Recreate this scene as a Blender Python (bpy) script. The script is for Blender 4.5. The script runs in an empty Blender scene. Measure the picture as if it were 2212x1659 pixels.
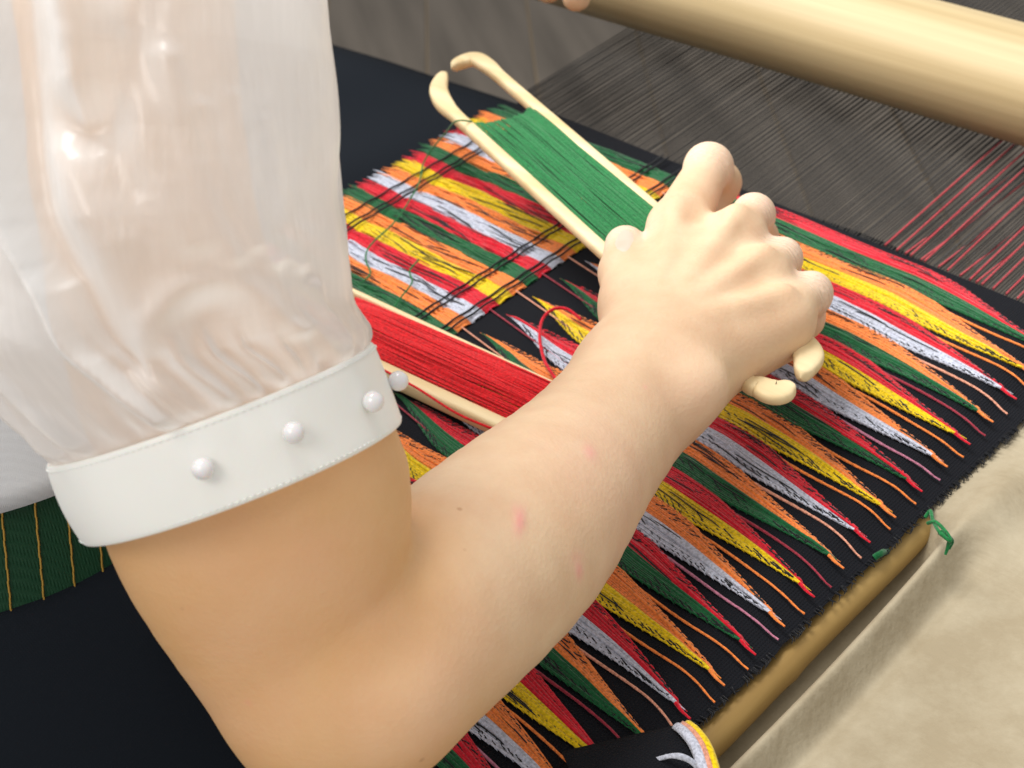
import bpy, math
import numpy as np
from mathutils import Matrix, Vector

rng = np.random.default_rng(7)
SC = bpy.context.scene
COL = SC.collection

# ------------------------------------------------------------------ camera
PITCH, ROLL, WARP_AZ, CAM_H = math.radians(36.4), math.radians(-4.4), math.radians(45.6), 0.447
FOC, CX, CY = 3600.0, 1106.0, 829.5            # focal length / centre for a 2212 x 1659 survey grid
_f = np.array([0, math.cos(PITCH), -math.sin(PITCH)])
_x = np.array([1.0, 0, 0]); _u = np.cross(_x, _f)
CAMX = math.cos(ROLL) * _x + math.sin(ROLL) * _u
CAMU = -math.sin(ROLL) * _x + math.cos(ROLL) * _u
CAMF = _f
CAMP = np.array([0, 0, CAM_H])
EV = np.array([math.cos(WARP_AZ), math.sin(WARP_AZ), 0])     # along the warp, away from the weaver
EU = np.array([math.sin(WARP_AZ), -math.cos(WARP_AZ), 0])    # along the weft
EZ = np.array([0, 0, 1.0])

def ray(px, py): return CAMF + CAMX * (px - CX) / FOC - CAMU * (py - CY) / FOC
def at(px, py, d): return CAMP + ray(px, py) * d             # point at a measured distance
def pz(px, py, z=0.0):                                       # point at a measured height over the cloth
    d = ray(px, py); return CAMP + d * ((z - CAM_H) / d[2])
def uvz(u, v, z=0.0): return EU * u + EV * v + EZ * z
def tob(P): return float(P @ EU), float(P @ EV)

cam = bpy.data.cameras.new('camera'); camo = bpy.data.objects.new('camera', cam); COL.objects.link(camo)
cam.sensor_width = 36.0; cam.lens = 36.0 * FOC / 2212.0
cam.clip_start = 0.02; cam.clip_end = 50
M = Matrix.Identity(4)
for i in range(3):
    M[i][0] = CAMX[i]; M[i][1] = CAMU[i]; M[i][2] = -CAMF[i]; M[i][3] = CAMP[i]
camo.matrix_world = M
cam.dof.use_dof = True; cam.dof.focus_distance = 0.60; cam.dof.aperture_fstop = 20.0
SC.camera = camo

# ------------------------------------------------------------------ light
W = bpy.data.worlds.new('World'); SC.world = W; W.use_nodes = True
bg = W.node_tree.nodes['Background']; bg.inputs[0].default_value = (1.0, 0.99, 0.97, 1); bg.inputs[1].default_value = 0.54

def area(name, loc, target, size, power, color):
    l = bpy.data.lights.new(name, 'AREA'); l.shape = 'DISK'; l.size = size; l.energy = power; l.color = color
    o = bpy.data.objects.new(name, l); COL.objects.link(o)
    o.location = loc
    o.rotation_euler = (Vector(target) - Vector(loc)).to_track_quat('-Z', 'Y').to_euler()
    return o
area('ceiling_lamp', (-0.40, 0.95, 1.55), (0.0, 0.5, 0.0), 0.8, 22, (1.0, 0.99, 0.97))
area('window_light', (-0.85, 1.25, 1.05), (0.0, 0.5, 0.05), 0.7, 15, (1.0, 0.99, 0.97))
area('front_fill', (-0.9, -0.55, 1.5), (0.0, 0.45, 0.05), 0.9, 9, (1.0, 0.96, 0.90))  # fill added from camera left to brighten the front, no visible source

SC.render.engine = 'CYCLES'
SC.cycles.use_denoising = True
SC.cycles.max_bounces = 8; SC.cycles.transparent_max_bounces = 12
SC.view_settings.view_transform = 'Standard'; SC.view_settings.look = 'None'
SC.view_settings.exposure = 0.28; SC.view_settings.gamma = 1.0; SC.view_settings.use_curve_mapping = False

# ------------------------------------------------------------------ helpers
def link(name, me, parent=None, mat=None):
    o = bpy.data.objects.new(name, me); COL.objects.link(o)
    if parent is not None: o.parent = parent
    if mat is not None:
        for m in (mat if isinstance(mat, (list, tuple)) else [mat]): me.materials.append(m)
    return o
def tag(o, label=None, cat=None, group=None, kind=None):
    if label: o['label'] = label
    if cat: o['category'] = cat
    if group: o['group'] = group
    if kind: o['kind'] = kind
    return o
def empty(name, loc=(0, 0, 0)):
    o = bpy.data.objects.new(name, None); COL.objects.link(o); o.empty_display_size = 0.02
    return o
def mesh_from(name, V, Q, smooth=True, matidx=None):
    """V (n,3), Q (m,4) quads -> mesh"""
    me = bpy.data.meshes.new(name)
    V = np.ascontiguousarray(V, np.float32); Q = np.ascontiguousarray(Q, np.int32)
    k = Q.shape[1]
    me.vertices.add(len(V)); me.vertices.foreach_set('co', V.ravel())
    me.loops.add(Q.size); me.loops.foreach_set('vertex_index', Q.ravel())
    me.polygons.add(len(Q))
    me.polygons.foreach_set('loop_start', np.arange(0, Q.size, k, dtype=np.int32))
    me.polygons.foreach_set('loop_total', np.full(len(Q), k, np.int32))
    me.polygons.foreach_set('use_smooth', np.full(len(Q), smooth, bool))
    if matidx is not None: me.polygons.foreach_set('material_index', np.asarray(matidx, np.int32))
    me.update(calc_edges=True); me.validate()
    return me

def tubes(P, R, sides=5, flat=1.0, up=EZ):
    """P (n,m,3) polylines, R (n,m) radii -> V,Q  (ends closed to a point)"""
    P = np.asarray(P, float); R = np.asarray(R, float)
    n, m, _ = P.shape
    T = np.gradient(P, axis=1); T /= np.linalg.norm(T, axis=2, keepdims=True) + 1e-12
    S = np.cross(T, up); S /= np.linalg.norm(S, axis=2, keepdims=True) + 1e-12
    N = np.cross(S, T)
    ang = np.arange(sides) / sides * 2 * math.pi
    V = P[:, :, None, :] + R[:, :, None, None] * (np.cos(ang)[None, None, :, None] * S[:, :, None, :]
                                                  + flat * np.sin(ang)[None, None, :, None] * N[:, :, None, :])
    idx = np.arange(n * m * sides).reshape(n, m, sides)
    a = idx[:, :-1, :]; b = idx[:, 1:, :]
    Q = np.stack([a, np.roll(a, -1, 2), np.roll(b, -1, 2), b], -1).reshape(-1, 4)
    return V.reshape(-1, 3), Q
class MB:
    def __init__(s): s.V = []; s.Q = []; s.M = []; s.n = 0
    def add(s, V, Q, mi=0):
        V = np.asarray(V).reshape(-1, 3); Q = np.asarray(Q)
        s.V.append(V); s.Q.append(Q + s.n); s.M.append(np.full(len(Q), mi)); s.n += len(V)
    def tube(s, P, R, mi=0, **k): s.add(*tubes(P, R, **k), mi)
    def build(s, name, parent=None, mat=None, smooth=True):
        me = mesh_from(name, np.concatenate(s.V), np.concatenate(s.Q), smooth, np.concatenate(s.M))
        return link(name, me, parent, mat)
def grid_mesh(name, G, closed_v=False, smooth=True):
    """G (a,b,3) -> mesh; closed_v closes the second axis"""
    a, b, _ = G.shape
    I = np.arange(a * b).reshape(a, b)
    if closed_v: J = np.roll(I, -1, 1); Q = np.stack([I[:-1], J[:-1], J[1:], I[1:]], -1).reshape(-1, 4)
    else: Q = np.stack([I[:-1, :-1], I[:-1, 1:], I[1:, 1:], I[1:, :-1]], -1).reshape(-1, 4)
    return mesh_from(name, G.reshape(-1, 3), Q, smooth)
def smooth_curve(pts, n):
    """Catmull-Rom through pts, n samples"""
    p = np.asarray(pts, float); p = np.concatenate([[2 * p[0] - p[1]], p, [2 * p[-1] - p[-2]]])
    t = np.linspace(0, len(p) - 3 - 1e-9, n); i = t.astype(int); f = (t - i)[:, None]
    a, b, c, d = p[i], p[i + 1], p[i + 2], p[i + 3]
    return 0.5 * (2 * b + (c - a) * f + (2 * a - 5 * b + 4 * c - d) * f ** 2 + (3 * b - a - 3 * c + d) * f ** 3)
def sstep(a, b, x):
    t = np.clip((x - a) / (b - a), 0, 1); return t * t * (3 - 2 * t)
_ph = rng.uniform(0, 6.28, (40, 2)); _dr = rng.normal(size=(40, 2))
def snoise(x, y, sc, seed=0, n=7):
    """cheap smooth noise, sum of random plane waves, about -1..1"""
    r = np.zeros(np.broadcast(x, y).shape)
    for i in range(n):
        j = (i + seed * 5) % 40
        r = r + np.sin((x * _dr[j, 0] + y * _dr[j, 1]) / sc + _ph[j, 0])
    return r / math.sqrt(n) / 1.2

# ------------------------------------------------------------------ materials
def mat(name, color, rough=0.6, **kw):
    m = bpy.data.materials.new(name); m.use_nodes = True
    nt = m.node_tree; b = nt.nodes['Principled BSDF']
    b.inputs['Base Color'].default_value = (*color, 1); b.inputs['Roughness'].default_value = rough
    for k, v in kw.items(): b.inputs[k.replace('_', ' ')].default_value = v
    return m, nt, b
def node(nt, t, **kw):
    n = nt.nodes.new(t)
    for k, v in kw.items():
        if k in n.inputs: n.inputs[k].default_value = v
        else: setattr(n, k, v)
    return n
def noise_ramp(nt, b, c0, c1, scale, detail=3, stretch=None, coord='Object', lo=0.35, hi=0.65):
    tc = node(nt, 'ShaderNodeTexCoord'); mp = node(nt, 'ShaderNodeMapping')
    nt.links.new(tc.outputs[coord], mp.inputs[0])
    if stretch is not None:
        mp.vector_type = 'TEXTURE'; mp.inputs['Rotation'].default_value = stretch[0]; mp.inputs['Scale'].default_value = stretch[1]
    nz = node(nt, 'ShaderNodeTexNoise', Scale=scale, Detail=detail)
    nt.links.new(mp.outputs[0], nz.inputs['Vector'])
    r = node(nt, 'ShaderNodeValToRGB')
    r.color_ramp.elements[0].position = lo; r.color_ramp.elements[1].position = hi
    r.color_ramp.elements[0].color = (*c0, 1); r.color_ramp.elements[1].color = (*c1, 1)
    nt.links.new(nz.outputs['Fac'], r.inputs[0]); nt.links.new(r.outputs[0], b.inputs['Base Color'])
    return mp, nz, r
def bump(nt, b, src, strength=0.3, dist=0.001):
    bp = node(nt, 'ShaderNodeBump', Strength=strength, Distance=dist)
    nt.links.new(src, bp.inputs['Height']); nt.links.new(bp.outputs[0], b.inputs['Normal'])
    return bp
def yarn(name, c, dark=0.55, rough=0.85):
    m, nt, b = mat('yarn_' + name, c, rough, Specular_IOR_Level=0.15, Sheen_Weight=0.25, Sheen_Roughness=0.5)
    mp, nz, r = noise_ramp(nt, b, tuple(x * dark for x in c), c, 900, 4, lo=0.3, hi=0.6)
    bump(nt, b, nz.outputs['Fac'], 0.6, 0.0006)
    return m
YC = {'R': (0.70, 0.006, 0.025), 'G': (0.006, 0.12, 0.035), 'O': (0.95, 0.26, 0.05), 'Y': (0.88, 0.62, 0.004),
      'W': (0.60, 0.63, 0.74), 'K': (0.0075, 0.0085, 0.012)}
YM = {k: yarn(k, v) for k, v in YC.items()}
YM['P'] = yarn('peach', (0.80, 0.36, 0.24)); YM['V'] = yarn('pink', (0.55, 0.20, 0.30)); YM['M'] = yarn('maroon', (0.36, 0.03, 0.055))
YM['GB'] = yarn('bright_green', (0.010, 0.185, 0.048)); YM['RB'] = yarn('bright_red', (0.72, 0.006, 0.012))
YM['D'] = yarn('dark_warp', (0.045, 0.041, 0.038))

# skin --------------------------------------------------------------
skin, nt, b = mat('skin', (0.78, 0.52, 0.34), 0.5, Specular_IOR_Level=0.35)
b.inputs['Subsurface Weight'].default_value = 0.18
b.inputs['Subsurface Radius'].default_value = (1.0, 0.4, 0.2); b.inputs['Subsurface Scale'].default_value = 0.006
tc = node(nt, 'ShaderNodeTexCoord')
nz = node(nt, 'ShaderNodeTexNoise', Scale=34, Detail=9, Roughness=0.62)
nt.links.new(tc.outputs['Object'], nz.inputs['Vector'])
rp = node(nt, 'ShaderNodeValToRGB'); rp.color_ramp.elements[0].position = 0.3; rp.color_ramp.elements[1].position = 0.7
rp.color_ramp.elements[0].color = (0.67, 0.43, 0.265, 1); rp.color_ramp.elements[1].color = (0.76, 0.55, 0.36, 1)
nt.links.new(nz.outputs['Fac'], rp.inputs[0])
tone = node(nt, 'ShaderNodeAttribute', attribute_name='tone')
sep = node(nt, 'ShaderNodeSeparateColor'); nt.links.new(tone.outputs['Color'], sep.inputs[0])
def mixc(fac, a, col):
    mx = node(nt, 'ShaderNodeMix', data_type='RGBA'); nt.links.new(fac, mx.inputs[0]); nt.links.new(a, mx.inputs[6])
    mx.inputs[7].default_value = (*col, 1); return mx.outputs[2]
c1 = mixc(sep.outputs[0], rp.outputs[0], (0.80, 0.33, 0.30))        # scars
c2 = mixc(sep.outputs[1], c1, (0.87, 0.70, 0.60))                   # pale skin over knuckles and thumb tip, with highlights painted in
c3 = mixc(sep.outputs[2], c2, (0.70, 0.355, 0.11))                  # shade and warm bounce on the upper arm, painted into the skin
vf = node(nt, 'ShaderNodeTexVoronoi', Scale=62); nt.links.new(tc.outputs['Object'], vf.inputs['Vector'])
f1 = node(nt, 'ShaderNodeMapRange'); nt.links.new(vf.outputs['Distance'], f1.inputs[0]); f1.inputs['From Min'].default_value = 0.075; f1.inputs['From Max'].default_value = 0.03
sv = node(nt, 'ShaderNodeSeparateColor'); nt.links.new(vf.outputs['Color'], sv.inputs[0])
f2 = node(nt, 'ShaderNodeMath', operation='GREATER_THAN'); nt.links.new(sv.outputs[0], f2.inputs[0]); f2.inputs[1].default_value = 0.72
f3 = node(nt, 'ShaderNodeMath', operation='MULTIPLY'); nt.links.new(f1.outputs[0], f3.inputs[0]); nt.links.new(f2.outputs[0], f3.inputs[1])
f4 = node(nt, 'ShaderNodeMath', operation='MULTIPLY'); nt.links.new(f3.outputs[0], f4.inputs[0]); f4.inputs[1].default_value = 0.55
c4 = mixc(f4.outputs[0], c3, (0.42, 0.20, 0.10))                    # a few freckles
bn = node(nt, 'ShaderNodeTexNoise', Scale=11, Detail=3); nt.links.new(tc.outputs['Object'], bn.inputs['Vector'])
b1 = node(nt, 'ShaderNodeMapRange'); nt.links.new(bn.outputs['Fac'], b1.inputs[0]); b1.inputs['From Min'].default_value = 0.5; b1.inputs['From Max'].default_value = 0.75; b1.inputs['To Max'].default_value = 0.32
c5 = mixc(b1.outputs[0], c4, (0.74, 0.42, 0.33))                    # flushed patches
nt.links.new(c5, b.inputs['Base Color'])
n2 = node(nt, 'ShaderNodeTexNoise', Scale=420, Detail=3); nt.links.new(tc.outputs['Object'], n2.inputs['Vector'])
n3 = node(nt, 'ShaderNodeTexVoronoi', Scale=650); nt.links.new(tc.outputs['Object'], n3.inputs['Vector'])
ad = node(nt, 'ShaderNodeMath', operation='ADD'); nt.links.new(n2.outputs['Fac'], ad.inputs[0]); nt.links.new(n3.outputs['Distance'], ad.inputs[1])
geo = node(nt, 'ShaderNodeNewGeometry')
kdir = pz(1530, 366, .062) - pz(1462, 500, .062); kdir = kdir / np.linalg.norm(kdir)
dt = node(nt, 'ShaderNodeVectorMath', operation='DOT_PRODUCT'); nt.links.new(geo.outputs['Position'], dt.inputs[0]); dt.inputs[1].default_value = tuple(kdir)
wn = node(nt, 'ShaderNodeTexNoise', Scale=130, Detail=2); nt.links.new(tc.outputs['Object'], wn.inputs['Vector'])
w1_ = node(nt, 'ShaderNodeMath', operation='MULTIPLY_ADD'); nt.links.new(wn.outputs['Fac'], w1_.inputs[0]); w1_.inputs[1].default_value = 0.0055; nt.links.new(dt.outputs['Value'], w1_.inputs[2])
w2_ = node(nt, 'ShaderNodeMath', operation='MULTIPLY'); nt.links.new(w1_.outputs[0], w2_.inputs[0]); w2_.inputs[1].default_value = 2300.0
w3_ = node(nt, 'ShaderNodeMath', operation='SINE'); nt.links.new(w2_.outputs[0], w3_.inputs[0])
w4_ = node(nt, 'ShaderNodeMath', operation='MULTIPLY'); nt.links.new(w3_.outputs[0], w4_.inputs[0]); nt.links.new(sep.outputs[1], w4_.inputs[1])
w5_ = node(nt, 'ShaderNodeMath', operation='MULTIPLY_ADD'); nt.links.new(w4_.outputs[0], w5_.inputs[0]); w5_.inputs[1].default_value = 2.6; a2_ = node(nt, 'ShaderNodeMath', operation='MULTIPLY'); nt.links.new(ad.outputs[0], a2_.inputs[0]); a2_.inputs[1].default_value = 0.42; nt.links.new(a2_.outputs[0], w5_.inputs[2])
bump(nt, b, w5_.outputs[0], 0.4, 0.0005)

# wood / canvas / fabrics --------------------------------------------
def wood(name, c0, c1, rotz, scale=60, rough=0.5, stretch=14, sp=0.3):
    m, nt, b = mat(name, c1, rough, Specular_IOR_Level=sp)
    mp, nz, r = noise_ramp(nt, b, c0, c1, scale, 5, ((0, 0, rotz), (stretch, 1, 1)), lo=0.3, hi=0.7)
    bump(nt, b, nz.outputs['Fac'], 0.25, 0.001)
    return m
WEFT_AZ = math.atan2(EU[1], EU[0])
beam_wood = wood('beam_wood', (0.40, 0.30, 0.155), (0.55, 0.43, 0.24), WEFT_AZ, 110, 0.5, 70)
shuttle_wood = wood('shuttle_wood', (0.66, 0.49, 0.25), (0.83, 0.68, 0.42), WEFT_AZ, 120, 0.5)
pole_wood = wood('pole_wood', (0.28, 0.17, 0.05), (0.46, 0.31, 0.11), WARP_AZ, 60, 0.5)
canvas_m, nt, b = mat('canvas', (0.66, 0.56, 0.36), 0.85, Specular_IOR_Level=0.15)
mp, nz, r = noise_ramp(nt, b, (0.345, 0.285, 0.19), (0.445, 0.385, 0.275), 26, 10, lo=0.36, hi=0.66)
nz.inputs['Roughness'].default_value = 0.72
wv = node(nt, 'ShaderNodeTexNoise', Scale=300, Detail=4)
mp2 = node(nt, 'ShaderNodeMapping', vector_type='TEXTURE'); mp2.inputs['Rotation'].default_value = (0, 0, WEFT_AZ); mp2.inputs['Scale'].default_value = (8, 1, 1)
tcn = [n for n in nt.nodes if n.type == 'TEX_COORD'][0]
nt.links.new(tcn.outputs['Object'], mp2.inputs[0]); nt.links.new(mp2.outputs[0], wv.inputs['Vector'])
bump(nt, b, wv.outputs['Fac'], 0.55, 0.0012)

def weave_cloth(name, c, scale, az, rough=0.9, strength=0.5, spec=0.2, sheen=0.0):
    m, nt, b = mat(name, c, rough, Specular_IOR_Level=spec, Sheen_Weight=sheen)
    tc = node(nt, 'ShaderNodeTexCoord'); mp = node(nt, 'ShaderNodeMapping')
    mp.inputs['Rotation'].default_value = (0, 0, -az)
    nt.links.new(tc.outputs['Object'], mp.inputs[0])
    w1 = node(nt, 'ShaderNodeTexWave', Scale=scale, Distortion=1.2); w1.bands_direction = 'X'
    w2 = node(nt, 'ShaderNodeTexWave', Scale=scale, Distortion=1.2); w2.bands_direction = 'Y'
    for w in (w1, w2): nt.links.new(mp.outputs[0], w.inputs['Vector'])
    mul = node(nt, 'ShaderNodeMath', operation='MULTIPLY'); nt.links.new(w1.outputs['Fac'], mul.inputs[0]); nt.links.new(w2.outputs['Fac'], mul.inputs[1])
    bump(nt, b, mul.outputs[0], strength, 0.0008)
    return m
black_weave = weave_cloth('black_weave', (0.0065, 0.0075, 0.011), 250, WEFT_AZ, 0.9, 0.7)
skirt_m = weave_cloth('skirt_cloth', (0.0065, 0.0085, 0.012), 300, WARP_AZ, 0.95, 0.08, 0.1)
sash_m = weave_cloth('sash_cloth', (0.004, 0.042, 0.016), 260, 0.3, 0.6, 0.4, 0.3)
blouse_m = weave_cloth('blouse_cloth', (0.80, 0.82, 0.85), 500, 0.3, 0.6, 0.2)
gold_m, _, _ = mat('gold_thread', (0.46, 0.27, 0.05), 0.35, Metallic=0.6)
cuff_m, nt, b = mat('cuff_satin', (0.90, 0.89, 0.845), 0.42, Specular_IOR_Level=0.45, Sheen_Weight=0.2)
b.inputs['Subsurface Weight'].default_value = 0.1; b.inputs['Subsurface Scale'].default_value = 0.004
tc = node(nt, 'ShaderNodeTexCoord'); nz = node(nt, 'ShaderNodeTexNoise', Scale=700, Detail=2); nt.links.new(tc.outputs['Object'], nz.inputs['Vector'])
bump(nt, b, nz.outputs['Fac'], 0.12, 0.0005)
pearl_m, nt, b = mat('pearl', (0.78, 0.77, 0.78), 0.14, Specular_IOR_Level=0.7, Coat_Weight=0.6, Coat_Roughness=0.05)
b.inputs['Subsurface Weight'].default_value = 0.3; b.inputs['Subsurface Scale'].default_value = 0.003
floor_m = wood('floor_wood', (0.060, 0.049, 0.038), (0.12, 0.10, 0.080), 1.75, 20, 0.6, 10)
floor_sub, _, _ = mat('floor_underlay', (0.20, 0.15, 0.095), 0.8)

# sheer organza
org = bpy.data.materials.new('organza'); org.use_nodes = True; nt = org.node_tree; nt.nodes.clear()
out = node(nt, 'ShaderNodeOutputMaterial')
pb = node(nt, 'ShaderNodeBsdfPrincipled'); pb.inputs['Base Color'].default_value = (0.93, 0.94, 0.95, 1)
pb.inputs['Roughness'].default_value = 0.26; pb.inputs['Specular IOR Level'].default_value = 0.8
pb.inputs['Sheen Weight'].default_value = 0.4
trl = node(nt, 'ShaderNodeBsdfTranslucent'); trl.inputs[0].default_value = (0.93, 0.92, 0.90, 1)
trp = node(nt, 'ShaderNodeBsdfTransparent'); trp.inputs[0].default_value = (0.93, 0.95, 0.97, 1)
m1 = node(nt, 'ShaderNodeMixShader'); m1.inputs[0].default_value = 0.40
m2 = node(nt, 'ShaderNodeMixShader')
tc = node(nt, 'ShaderNodeTexCoord')
uvn = node(nt, 'ShaderNodeAttribute', attribute_name='weave')
mp = node(nt, 'ShaderNodeMapping'); mp.inputs['Scale'].default_value = (6, 0.8, 1); mp.inputs['Rotation'].default_value = (0, 0, 0.12)
nt.links.new(uvn.outputs['Vector'], mp.inputs[0])
nz = node(nt, 'ShaderNodeTexNoise', Scale=3.0, Detail=5); nt.links.new(mp.outputs[0], nz.inputs['Vector'])
lw = node(nt, 'ShaderNodeLayerWeight', Blend=0.35)
fac = node(nt, 'ShaderNodeMapRange'); nt.links.new(lw.outputs['Facing'], fac.inputs[0])
fac.inputs['From Min'].default_value = 0.0; fac.inputs['From Max'].default_value = 0.55
fac.inputs['To Min'].default_value = 0.64; fac.inputs['To Max'].default_value = 0.97
st = node(nt, 'ShaderNodeMapRange'); nt.links.new(nz.outputs['Fac'], st.inputs[0])
st.inputs['From Min'].default_value = 0.42; st.inputs['From Max'].default_value = 0.72; st.inputs['To Min'].default_value = -0.008; st.inputs['To Max'].default_value = 0.035
sa_ = node(nt, 'ShaderNodeMath', operation='ADD', use_clamp=True); nt.links.new(fac.outputs[0], sa_.inputs[0]); nt.links.new(st.outputs[0], sa_.inputs[1])
nt.links.new(sa_.outputs[0], m2.inputs[0])
nt.links.new(pb.outputs[0], m1.inputs[1]); nt.links.new(trl.outputs[0], m1.inputs[2])
nt.links.new(trp.outputs[0], m2.inputs[1]); nt.links.new(m1.outputs[0], m2.inputs[2]); nt.links.new(m2.outputs[0], out.inputs[0])
pn = node(nt, 'ShaderNodeTexNoise', Scale=2.2, Detail=2); nt.links.new(uvn.outputs['Vector'], pn.inputs['Vector'])
pr_ = node(nt, 'ShaderNodeMapRange'); nt.links.new(pn.outputs['Fac'], pr_.inputs[0]); pr_.inputs['From Min'].default_value = 0.50; pr_.inputs['From Max'].default_value = 0.66; pr_.inputs['To Min'].default_value = 0.03; pr_.inputs['To Max'].default_value = 1.5
pm = node(nt, 'ShaderNodeMath', operation='MULTIPLY'); nt.links.new(pr_.outputs[0], pm.inputs[0]); nt.links.new(nz.outputs['Fac'], pm.inputs[1])
bp = node(nt, 'ShaderNodeBump', Strength=0.5, Distance=0.0009); nt.links.new(pm.outputs[0], bp.inputs['Height']); nt.links.new(bp.outputs[0], pb.inputs['Normal'])

# ------------------------------------------------------------------ floor
floor = tag(link('floor', grid_mesh('floor', np.array([[[-3, -0.5, -0.5435], [3.5, -0.5, -0.5435]], [[-3, 5, -0.5435], [3.5, 5, -0.5435]]], float)), None, floor_sub), kind='structure')
pw = 0.145
pl = mesh_from('plank', np.array([[x, y, z] for z in (-0.018, 0) for y in (0, 5.4) for x in (0, pw - 0.0035)]),
               np.array([[4, 5, 7, 6], [0, 1, 5, 4], [1, 3, 7, 5], [3, 2, 6, 7], [2, 0, 4, 6], [0, 2, 3, 1]]), False)
pl.materials.append(floor_m)
for i in range(38):
    o = bpy.data.objects.new('plank', pl); COL.objects.link(o); o.parent = floor
    o.location = (-2.4 + i * pw, -0.45, -0.54 + 0.0015 * math.sin(i * 2.3)); o.rotation_euler = (0, 0, 0.0)

# ------------------------------------------------------------------ woven cloth
UL, URS = -0.613, -0.238
VMIN = 0.235
def fell(u): return 0.6425 - 0.06 * (u + 0.56)
cloth = tag(empty('woven_cloth'), 'black handwoven cloth with rows of red, green, orange, yellow and white leaf-shaped inlay', 'cloth')
nu, nv = 150, 160
uu = np.linspace(-0.606, URS, nu); tt = np.linspace(0, 1, nv)
Ug, Tg = np.meshgrid(uu, tt)
Vg = VMIN + (fell(Ug) - VMIN) * Tg
edge = np.zeros_like(Ug); edge[:, -1] = 0.0007 * snoise(Vg[:, -1] * 1, Vg[:, -1] * 0, 0.0016, 1) + 0.0008 * snoise(Vg[:, -1], Vg[:, -1] * 0, 0.03, 2)
edge[:, -1] += 0.010 * (Vg[:, -1] - 0.39) * 3
Zg = 0.0004 * snoise(Ug, Vg, 0.02, 3) - 0.004 * sstep(-0.262, -0.236, Ug)
G = (Ug + edge)[..., None] * EU + Vg[..., None] * EV + Zg[..., None] * EZ
link('ground_weave', grid_mesh('ground_weave', G), cloth, black_weave)
# fuzzy right selvedge
n = 260; v0 = rng.uniform(VMIN, 0.63, n)
ue = URS + 0.010 * (v0 - 0.39) * 3 + 0.0006
P = np.stack([uvz(0, 0) + np.outer(ue - 0.002, EU) + np.outer(v0, EV) + np.outer(np.full(n, -0.003), EZ),
              np.outer(ue + 0.0005, EU) + np.outer(v0 + rng.normal(0, .0006, n), EV) + np.outer(np.full(n, -0.0032), EZ),
              np.outer(ue + rng.uniform(.0006, .0014, n), EU) + np.outer(v0 + rng.normal(0, .0016, n), EV) + np.outer(np.full(n, -0.0045), EZ)], 1)
mb = MB(); mb.tube(P, np.tile([.0004, .00035, .0001], (n, 1)), sides=4)
tag(mb.build('selvedge_fuzz', cloth, YM['K']), kind='stuff')

PER, HB = 0.0194, 0.0097
SEQ = [('O', 'G'), ('R', 'Y'), ('O', 'W'), ('R', 'G'), ('O', 'Y'), ('R', 'W')]
UT_L, UT_R = -0.463, -0.2455
CROT = -0.306
def Bk(k, u): return 0.5642 - PER * k - 0.062 * (u + 0.472)
def lens(u):
    a = sstep(UT_L, -0.405, u) ** 0.75
    c = np.clip((UT_R - u) / (UT_R - CROT), 0, 1) ** 1.0
    return a * c
def lens_mid(k, u):
    return Bk(k, u) - 0.0115 * np.clip((u + 0.326) / (UT_R + 0.326), 0, 1) ** 1.15 + 0.006 * (1 - sstep(UT_L, -0.415, u)) + 0.0006 * np.sin(u * 60 + k * 1.7)
NAMES = {'O': 'orange', 'R': 'red', 'G': 'green', 'Y': 'yellow', 'W': 'white'}

def ribbon(mb, ua, ub, lo, hi, z0, arch, n=60, mi=0, m=5):
    u = np.linspace(ua, ub, n); f = np.linspace(0, 1, m)
    v = lo(u)[:, None] + (hi(u) - lo(u))[:, None] * f[None]
    z = z0 + arch * (1 - (2 * f - 1) ** 2)[None] + 0 * v
    Gr = u[:, None, None] * EU + v[..., None] * EV + z[..., None] * EZ
    I = np.arange(n * m).reshape(n, m)
    mb.add(Gr.reshape(-1, 3), np.stack([I[:-1, :-1], I[1:, :-1], I[1:, 1:], I[:-1, 1:]], -1).reshape(-1, 4), mi)

def strands(mb, mapf, ua, ub, fa, fb, r, z, mi=0, m=9, wob=0.04, flat=0.8, sides=5, taper=True):
    """straight strands in the band's own (u, f) frame; mapf(u,f)->v"""
    ua, ub, fa, fb = map(np.asarray, (ua, ub, fa, fb)); N = len(ua)
    t = np.linspace(0, 1, m)[None]
    u = ua[:, None] + (ub - ua)[:, None] * t
    f = fa[:, None] + (fb - fa)[:, None] * t + wob * np.sin(t * rng.uniform(2, 7, (N, 1)) + rng.uniform(0, 6, (N, 1)))
    v = mapf(u, f)
    zz = z[:, None] + 0.00015 * np.sin(t * 9 + rng.uniform(0, 6, (N, 1)))
    if taper: zz = zz - 0.0011 * (np.abs(2 * t - 1) ** 6)
    P = u[..., None] * EU + v[..., None] * EV + zz[..., None] * EZ
    R = r[:, None] * (1 - 0.75 * np.abs(2 * t - 1) ** 8 if taper else np.ones_like(t))
    mb.tube(P, R, mi, sides=sides, flat=flat)

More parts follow.
